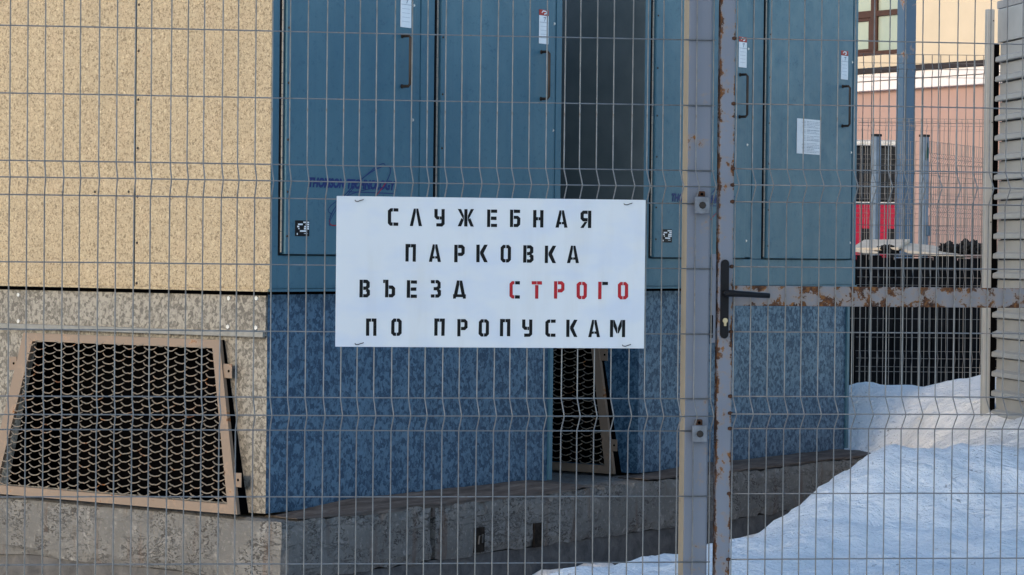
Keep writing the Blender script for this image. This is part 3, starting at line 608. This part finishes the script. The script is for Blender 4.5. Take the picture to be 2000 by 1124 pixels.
# ------------------------------------------------------------------ stencilled sign
SGN = thing('parking_sign', FLOC, FROT, 'white rectangular metal sign with black and red stencilled Cyrillic letters wired to the fence', 'sign')
box('sign_panel', 'sign', SGN, -0.5348, 0.4063, -0.0125, -0.0095, 1.3122, 1.7648, bev=0.0012)
T = 0.19
def K(*p): return ('s', p)
def G(*p): return ('p', p)
def gl(ch):
    w = 0.60; r = w - 0.095; c = w / 2
    Cl = K((c - .014, .905), (.18, .905), (.095, .82), (.095, .18), (.18, .095), (c - .014, .095))
    Cr = K((c + .014, .905), (w - .18, .905), (r, .82), (r, .18), (w - .18, .095), (c + .014, .095))
    V = K((.095, 0), (.095, 1))
    if ch == 'С': return w, [Cl], [K((c + .02, .905), (w, .905)), K((c + .02, .095), (w, .095))]
    if ch == 'О': return w, [Cl, Cr], []
    if ch == 'Л': return .70, [G((0, 0), (.19, 0), (.34, .80), (.34, 1), (.22, 1)), G((.365, 1), (.48, 1), (.70, 0), (.51, 0), (.365, .78))], []
    if ch == 'А': return .70, [G((0, 0), (.19, 0), (.225, .19), (.335, .19), (.335, .33), (.25, .33), (.335, .80), (.335, 1), (.22, 1)), G((.365, 1), (.48, 1), (.70, 0), (.51, 0), (.475, .19), (.36, .19), (.36, .33), (.45, .33), (.365, .80))], []
    if ch == 'Д': return .74, [G((.05, .20), (.25, .20), (.36, .76), (.36, 1), (.22, 1)), G((.38, 1), (.52, 1), (.69, .20), (.49, .20), (.38, .76)), G((0, -.04), (.17, -.04), (.17, .05), (.57, .05), (.57, -.04), (.74, -.04), (.74, .215), (0, .215))], []
    if ch == 'У': return w, [K((.095, 1), (.095, .58), (.18, .49), (c - .01, .49)), K((c + .010, .49), (r - .1, .49)), K((r, 1), (r, .18), (w - .18, .095), (.12, .095))], []
    if ch == 'Ж': return .94, [G((.375, 0), (.565, 0), (.565, 1), (.375, 1)), G((0, 1), (.19, 1), (.355, .62), (.355, .40), (.32, .40)), G((0, 0), (.20, 0), (.355, .37), (.355, .38), (.21, .49)), G((.75, 1), (.94, 1), (.62, .40), (.585, .40), (.585, .62)), G((.74, 0), (.94, 0), (.73, .49), (.585, .38), (.585, .37))], []
    if ch == 'Е': return .58, [V], [K((.225, .905), (.58, .905)), K((.225, .50), (.55, .50)), K((.225, .095), (.58, .095))]
    if ch == 'Б': return w, [V, K((.22, .905), (w - .02, .905)), K((.22, .56), (w - .18, .56), (r, .48), (r, .18), (w - .18, .095), (.22, .095))], []
    if ch == 'Н': return w, [V, K((r, 0), (r, 1)), K((.19, .5), (c - .010, .5)), K((c + .010, .5), (r - .095, .5))], []
    if ch == 'П': return w, [K((.095, 0), (.095, .905), (c - .010, .905)), K((c + .010, .905), (r, .905), (r, 0))], []
    if ch == 'Р': return w, [V, K((.215, .905), (w - .18, .905), (r, .82), (r, .54), (w - .18, .455), (.215, .455))], []
    if ch == 'Я': return .64, [K((.545, 0), (.545, 1)), K((.425, .905), (.19, .905), (.105, .82), (.105, .56), (.19, .475), (.425, .475)), G((0, 0), (.19, 0), (.42, .36), (.24, .36))], []
    if ch == 'К': return .66, [V, G((.45, 1), (.66, 1), (.42, .52), (.66, 0), (.45, 0), (.215, .46), (.215, .60))], []
    if ch == 'В': return w, [V, K((.215, .905), (w - .20, .905), (r - .02, .83), (r - .02, .62), (w - .22, .52), (.215, .52)), K((w - .20, .435), (r, .36), (r, .18), (w - .18, .095), (.215, .095))], []
    if ch == 'Ъ': return .68, [K((0, .905), (.10, .905)), K((.205, 0), (.205, 1)), K((.325, .58), (.50, .58), (.585, .50), (.585, .18), (.50, .095), (.325, .095))], []
    if ch == 'З': return w, [K((c - .02, .905), (w - .20, .905), (r - .02, .83), (r - .02, .60), (w - .24, .51), (.18, .51)), K((w - .19, .44), (r, .36), (r, .18), (w - .18, .095), (c - .02, .095))], [K((.02, .905), (c - .06, .905)), K((.02, .095), (c - .06, .095))]
    if ch == 'Т': return w, [G((c - .1, 0), (c + .1, 0), (c + .1, .78), (c - .1, .78))], [K((0, .905), (c - .010, .905)), K((c + .010, .905), (w, .905))]
    if ch == 'Г': return .56, [V], [K((.225, .905), (.56, .905))]
    if ch == 'М': return .90, [K((.095, 0), (.095, 1)), K((.805, 0), (.805, 1)), G((.205, 1), (.26, 1), (.44, .55), (.44, .22), (.38, .22), (.205, .62)), G((.695, 1), (.64, 1), (.46, .55), (.46, .22), (.52, .22), (.695, .62))], []
def stroke(pts, t):
    L, Rr = [], []; n = len(pts); pts = [Vector(p) for p in pts]
    for i, p in enumerate(pts):
        d0 = (pts[i] - pts[i - 1]).normalized() if i else None; d1 = (pts[i + 1] - pts[i]).normalized() if i < n - 1 else None
        if d0 is None: d0 = d1
        if d1 is None: d1 = d0
        n0 = Vector((-d0.y, d0.x)); n1 = Vector((-d1.y, d1.x)); mv = (n0 + n1).normalized(); k = (t / 2) / max(0.5, mv.dot(n0))
        L.append(p + mv * k); Rr.append(p - mv * k)
    return L, Rr
def draw_letter(ch, xc, z0, h, red):
    w, main, stubs = gl(ch)
    sx = h * (0.0335 / 0.0335) * 1.0
    for part, lst in ((0, main), (1, stubs)):
        if not lst: continue
        b = MB(); y = -0.0130 - 0.0001 * part
        for kind, pts in lst:
            f = lambda q: (xc + (q[0] - w / 2) * sx + random.uniform(-.0003, .0003), y, z0 + q[1] * h + random.uniform(-.0003, .0003))
            if kind == 'p': b.add([f(q) for q in pts], [tuple(range(len(pts)))])
            else:
                L, Rr = stroke(pts, T); Lw = [f(q) for q in L]; Rw = [f(q) for q in Rr]; n = len(L)
                b.add(Lw + Rw, [(i, i + 1, n + i + 1, n + i) for i in range(n - 1)])
        mt = 'ink' if not red else ('ink_red' if part == 0 or ch not in 'СГ' else 'ink')
        b.build('letter', mt, SGN)
rows = [('СЛУЖЕБНАЯ', [-.3648, -.2956, -.2243, -.1444, -.0647, .0057, .0762, .1479, .2222], 1.6772, .0528),
        ('ПАРКОВКА', [-.3104, -.2371, -.1626, -.0940, -.0217, .0473, .1149, .1842], 1.5696, .0530),
        ('ВЪЕЗДСТРОГО', [-.4480, -.3745, -.3058, -.2335, -.1615, .0065, .0740, .1427, .2120, .2775, .3391], 1.4612, .0530),
        ('ПОПРОПУСКАМ', [-.4272, -.3512, -.2209, -.1514, -.0862, -.0213, .0462, .1173, .1831, .2516, .3237], 1.3462, .0524)]
for wd, xs, z0, h in rows:
    for i, ch in enumerate(wd): draw_letter(ch, xs[i], z0 + random.uniform(-.0008, .0008), h, wd.startswith('ВЪ') and i >= 5)
for tx, tz in ((-0.467, 1.752), (0.352, 1.752), (-0.463, 1.322), (0.352, 1.322)):
    MB().tube([(tx - .013, -.0095, tz + .003), (tx - .012, -.016, tz - .002), (tx - .004, -.018, tz - .003), (tx + .003, -.019, tz), (tx + .011, -.017, tz + .002), (tx + .013, -.0095, tz + .004)], 0.0013, 5).build('wire_tie', 'handle', SGN)

# ------------------------------------------------------------------ background right: ribbed metal garage
GX, GY = 2.712, 15.2; GROT = math.atan2(-0.988, 0.153)                     # local x runs towards the camera along the wall
GAR = thing('metal_garage', (GX, GY, 0.0), GROT, 'grey garage wall of horizontal ribbed metal siding at the frame edge', 'garage')
# outward (towards the yard) is local -y... the wall faces left
b = MB(); b.bbox(-0.05, -0.010, -0.060, -0.0165, 0.2, 2.995, b=0.003); tr = b.build('corner_trim', 'siding_trim', GAR)
box('shadow_gap', 'void', GAR, -0.040, 0.028, -0.0160, 0.0, 0.2, 2.80)  # black strip painting the shadow between trim and siding boards
for z in (2.93, 2.36, 1.8, 1.2): MB().tube([(-0.011, -0.024, z), (-0.007, -0.024, z)], 0.004, 6).build('rivet', 'handle', tr)
box('backing_wall', 'void', GAR, -0.003, 3.2, 0.031, 0.05, 0.2, 2.99)
SB = MB(); pr = [(0.030, 0.0), (0.010, 0.0), (0.006, 0.004), (0.006, 0.066), (-0.022, 0.078), (-0.024, 0.100), (-0.020, 0.105), (0.030, 0.105)]
SB.prism(pr, lambda yy, z: (0.030, yy, -z), lambda yy, z: (3.2, yy, -z)); SBD = SB.data('siding_board', 'siding')
z = 2.80
while z > 0.45:
    link('siding_board', SBD, GAR, (0, random.uniform(-.001, .001), z)); z -= 0.110
box('top_fascia', 'siding', GAR, 0.004, 3.2, -0.004, 0.03, 2.806, 2.992, bev=0.003)
box('roof', 'roof', GAR, -0.02, 3.25, 0.0, 3.0, 2.997, 3.04)
box('back_wall', 'siding', GAR, 0.0, 3.2, 2.9, 2.95, 0.2, 2.99)
box('end_wall', 'siding_trim', GAR, -0.003, 0.02, 0.052, 2.89, 0.2, 2.99)

# ------------------------------------------------------------------ far wire fences
def far_panel(p0, p1, z0, z1, pitch, bends, hz, label, name='far_fence_panel', rad=0.0026, bend=0.035):
    p0 = Vector(p0); p1 = Vector(p1); d = p1 - p0; Ln = d.length; a = math.atan2(d.y, d.x)
    o = thing(name, (p0.x, p0.y, 0), a, label, 'fence', 'wire fences in the background')
    b = MB(); x = pitch / 2
    while x < Ln:
        pts = [(x, 0, z1)]
        for (t, m_, q) in bends: pts += [(x, 0, t), (x, -bend, m_), (x, 0, q)]
        b.tube(pts + [(x, 0, z0)], rad, 4, False); x += pitch
    w1 = b.build('upright_wires', 'wire_far', o); w1['kind'] = 'stuff'
    b = MB()
    cr = rad * 0.72
    for z in hz: b.tube([(0, 0.004, z), (Ln, 0.004, z)], cr, 4, False)
    for (t, m_, q) in bends:
        b.tube([(0, -bend + .004, m_), (Ln, -bend + .004, m_)], cr, 4, False)
        for zz in (t, q): b.tube([(0, 0.004, zz), (Ln, 0.004, zz)], cr * 0.8, 4, False)
    w2 = b.build('cross_wires', 'wire_far', o); w2['kind'] = 'stuff'
    return o
b1 = [(2.83, 2.79, 2.74), (2.18, 2.13, 2.07), (1.52, 1.47, 1.42), (1.00, 0.955, 0.90)]
far_panel((2.19, 17.2), (4.6, 17.2), 0.66, 2.885, 0.0545, b1, [2.885, 2.45, 1.80, 1.618, 1.087, 0.869], 'far wire fence panel standing right behind the snow bank beside the last blue door')
b2 = [(2.80, 2.76, 2.72), (2.16, 2.11, 2.06), (1.52, 1.47, 1.42), (0.95, 0.90, 0.85)]
far_panel((2.75, 24.0), (5.6, 24.0), 0.24, 2.825, 0.052, b2[:2], [2.825, 1.62, 1.05], 'second far wire fence, just in front of the black boarded enclosure')
far_panel((2.9, 28.1), (4.24, 28.1), 0.5, 2.80, 0.052, [(2.66, 2.61, 2.56), (2.10, 2.05, 2.0)], [2.80, 2.35, 1.85, 1.7], 'farthest wire fence, in front of the red bus')
far_panel((4.30, 28.05), (5.55, 30.3), 0.5, 2.80, 0.066, [(2.68, 2.63, 2.58), (2.12, 2.07, 2.02), (1.92, 1.88, 1.84)], [2.80, 2.45, 2.25, 1.75], 'dense slanting wire fence in front of the pink wall', rad=0.0032)
FP = MB().bbox(-0.036, 0.036, -0.036, 0.036, 0.3, 2.84, b=0.004).data('post', 'far_post')
for (x, y, lab) in ((3.750, 27.98, 'blue grey fence post in front of the red bus'), (4.246, 27.98, 'blue grey fence post with dark green scribble in front of the pink wall')):
    o = thing('fence_post', (x, y, 0), R(36), lab, 'post', 'blue grey posts of the far fence'); link('post', FP, o)
    box('post_cap', 'black', o, -0.04, 0.04, -0.04, 0.04, 2.841, 2.865)
    if x > 4:
        b = MB(); ribbon(b, [(-.02, 2.60), (-.012, 2.70), (-.002, 2.62), (.010, 2.78), (.006, 2.60), (.022, 2.73), (.02, 2.62)], 0.009, -0.0375); b.build('scribble', 'graffiti', o)
        box('junction_box', 'pole', o, 0.0, 0.05, -0.07, -0.037, 1.82, 1.92, bev=0.005)
pole = thing('steel_pole', (4.485, 31.0, 0), R(24), 'tall dark blue square steel pole rising past the far window', 'pole')
b = MB(); b.bbox(-0.085, 0.085, -0.07, 0.07, 0.2, 6.6, b=0.008); b.build('shaft', 'pole', pole)
box('base_plate', 'pole', pole, -0.17, 0.17, -0.17, 0.17, 0.5, 0.53); box('pole_cap', 'black', pole, -0.09, 0.09, -0.075, 0.075, 6.601, 6.63)

# ------------------------------------------------------------------ black boarded enclosure with pale sheets and bags on top
ENB = thing('board_enclosure', (1.9, 26.0, 0), 0, 'long low enclosure of black upright boards behind the far fences', 'enclosure')
PB = MB().bbox(-0.058, 0.058, -0.012, 0.012, 0.0, 1.60, b=0.003).data('board', 'blackwood')
for k in range(34):
    o = link('board', PB, ENB, (k * 0.122, random.uniform(-.012, .004), random.uniform(-0.015, 0.010))); o.rotation_euler = (0, random.uniform(-.006, .006), random.uniform(-.03, .03))
box('back_panel', 'blackwood', ENB, -0.05, 4.1, 0.02, 0.05, 0.2, 1.57); box('side_panel', 'blackwood', ENB, -0.05, 0.0, 0.051, 1.4, 0.2, 1.57)
box('side_panel', 'blackwood', ENB, 4.05, 4.1, 0.051, 1.4, 0.2, 1.57); box('cover', 'blackwood', ENB, -0.05, 4.1, 0.0, 1.45, 1.601, 1.612)
def sheet(name, label, x0, x1, y0, y1, z, th, rx, ry, rz, cat='board', grp=None):
    o = tag(MB().bbox(-(x1 - x0) / 2, (x1 - x0) / 2, -(y1 - y0) / 2, (y1 - y0) / 2, -th / 2, th / 2, b=th * 0.2).build(name, 'board', None), label, cat, grp)
    o.location = ((x0 + x1) / 2, (y0 + y1) / 2, z); o.rotation_euler = (rx, ry, rz); return o
sheet('pale_board', 'small pale board lying below the red bus, next to the blue door edge', 3.20, 3.48, 25.95, 26.5, 1.655, 0.03, R(2), R(6), R(8), grp='pale boards on the black enclosure')
sheet('pale_board', 'large pale board tilted on the enclosure under the steel pole', 3.40, 3.86, 26.1, 27.2, 1.715, 0.03, R(4.5), R(-1), R(-14), grp='pale boards on the black enclosure')
sheet('pale_board', 'long pale board sloping down towards the black bags', 3.74, 4.30, 26.0, 27.2, 1.675, 0.03, R(5), R(5), R(6), grp='pale boards on the black enclosure')
def bag(x, y, z, sx, sy, sz, label, seed):
    bm = bmesh.new(); bmesh.ops.create_icosphere(bm, subdivisions=4, radius=1.0)
    for v in bm.verts:
        p = v.co.copy(); k = 1 + 0.45 * noise.noise(p * 1.9 + Vector((seed, 0, 0))) + 0.40 * noise.noise(p * 4.2 + Vector((0, seed, 0))) + 0.2 * noise.noise(p * 9 + Vector((0, seed, 3)))
        v.co = Vector((p.x * sx * k, p.y * sy * k, max(-0.55, p.z * k) * sz))
    me = bpy.data.meshes.new('black_bag'); bm.to_mesh(me); bm.free(); me.materials.append(M['bag'])
    o = link('black_bag', me, None, (x, y, z)); tag(o, label, 'bag', 'black bags on the enclosure'); return o
bag(4.26, 26.4, 1.672, 0.085, 0.12, 0.075, 'small black bag at the low end of the long pale board', 1)
bag(4.47, 26.4, 1.677, 0.11, 0.14, 0.085, 'larger black bag on the enclosure next to the garage trim', 5)
bag(3.62, 26.15, 1.655, 0.10, 0.1, 0.055, 'black bag squeezed under the large tilted pale board', 13)
bag(4.36, 26.5, 1.660, 0.06, 0.1, 0.045, 'flattest black bag, lying between the two others', 9)

# ------------------------------------------------------------------ red bus
BUS = thing('red_bus', (1.55, 33.0, 0.45), 0, 'dark red bus with black windows behind the far fences', 'bus')
b = MB(); b.bbox(-2.9, 3.17, 0, 2.2, 0.45, 1.80, b=0.06); b.build('lower_body', 'bus_red', BUS)
b = MB(); b.bbox(-2.86, 3.13, 0.05, 2.15, 1.801, 2.50, b=0.05); b.build('window_band', 'dark_glass', BUS)
for k in range(7): box('window_pillar', 'black', BUS, -2.85 + k * 0.985, -2.79 + k * 0.985, 0.035, 0.05, 1.82, 2.49)
for k in range(6): box('window_pane', 'dark_glass', BUS, -2.78 + k * 0.985, -1.88 + k * 0.985, 0.043, 0.05, 1.84, 2.47)
b = MB(); b.bbox(-2.9, 3.17, -0.01, 2.21, 2.501, 2.57, b=0.03); b.build('roof', 'bus_pale', BUS)
box('trim_strip', 'bus_pale', BUS, -2.88, 3.15, -0.008, 0.03, 1.795, 1.815)
for x0, x1 in ((2.70, 2.87), (3.02, 3.12), (0.8, 1.6)): box('side_hatch', 'black', BUS, x0, x1, -0.006, 0.03, 1.10, 1.49)
for x in (-1.9, 2.0):
    wh = MB().tube([(x, -0.02, 0.45), (x, 0.25, 0.45)], 0.42, 20).build('wheel', 'black', BUS); MB().tube([(x, -0.03, 0.45), (x, -0.019, 0.45)], 0.22, 16).build('rim', 'galv_plain', wh)

# ------------------------------------------------------------------ far pink and cream building
BL = thing('pink_building', (6.017, 40.0, 0), math.atan2(-0.811, 0.585), 'cream and pink rendered building with brown window and pale ledge', 'building')
box('lower_wall', 'far_pink', BL, -12, 7, 0.0, 0.4, -0.5, 4.11)
# upper wall with two window openings
def upper(x0, x1, z0, z1): box('upper_wall', 'far_beige', BL, x0, x1, 0.003, 0.4, z0, z1)
WX0, WX1, WZ0, WZ1 = -2.03, -0.30, 4.63, 6.45
upper(-12, WX0, 4.112, 8.2); upper(WX1, 7, 4.112, 8.2); upper(WX0, WX1, 4.112, WZ0); upper(WX0, WX1, WZ1, 8.2)
box('ledge', 'ledge', BL, -12.05, 7.05, -0.14, 0.0, 4.09, 4.345, bev=0.01)
box('ledge_line', 'flash', BL, -12.06, 7.06, -0.146, -0.1405, 4.225, 4.237)
box('ledge_flashing', 'flash', BL, -12.07, 7.07, -0.17, 0.0, 4.352, 4.405)
box('ledge_flashing', 'flash', BL, -12.07, 7.07, -0.13, 0.0, 4.4055, 4.435)
wi = bpy.data.objects.new('window', None); COL.objects.link(wi); wi.parent = BL
def fb(x0, x1, z0, z1, y0=0.06): box('frame', 'win_brown', wi, x0, x1, y0, 0.14, z0, z1, bev=0.006)
fb(WX0, WX1, 4.63, 4.705); fb(WX0, WX1, 6.38, 6.45); fb(WX0, WX0 + .08, 4.706, 6.379); fb(WX1 - .08, WX1, 4.706, 6.379)
fb(-1.165, -1.035, 4.706, 6.379, 0.055); fb(WX0 + .081, -1.166, 5.215, 5.32); fb(-1.034, WX1 - .081, 5.225, 5.31)
fb(-1.225, -1.167, 4.706, 5.214, 0.07); fb(WX0 + .081, -1.226, 4.706, 4.745, 0.07); fb(WX0 + .081, -1.226, 5.165, 5.214, 0.07)
for x0, x1, z0, z1 in ((WX0 + .08, -1.22, 4.74, 5.17), (-1.04, WX1 - .08, 4.70, 5.23), (WX0 + .08, -1.16, 5.315, 6.385), (-1.04, WX1 - .08, 5.305, 6.385)):
    box('pane', 'pane', wi, x0, x1, 0.10, 0.115, z0, z1)
box('room_back', 'far_beige', BL, WX0 - .2, WX1 + .2, 0.9, 0.95, 4.5, 6.6)
box('roof', 'roof', BL, -12.3, 7.3, -0.4, 8.4, 8.201, 8.45); box('back_wall', 'far_beige', BL, -12, 7, 8, 8.2, 0, 8.2)
box('end_wall', 'far_beige', BL, -12, -11.8, 0.41, 7.99, 0, 8.2); box('end_wall', 'far_beige', BL, 6.8, 7, 0.41, 7.99, 0, 8.2)

# ------------------------------------------------------------------ unseen house behind the camera, placed and sized to shade the fence and near snow
HB = thing('shadow_casting_house', (0, -2.0, 0), 0, 'two storey ochre house across the yard behind the viewer, casting the foreground shade', 'building')
HH = 7.0
box('wall', 'brick_far', HB, -9.7, -4.2, -8, 0.0, -0.2, HH - 0.2)
box('roof', 'roof', HB, -9.75, -4.1, -8.2, 0.0, HH - 0.19, HH)
for x in (-8.9, -6.5):
    for z in (1.0, 3.8): box('window', 'dark_glass', HB, x, x + 1.4, 0.004, 0.03, z, z + 1.5)
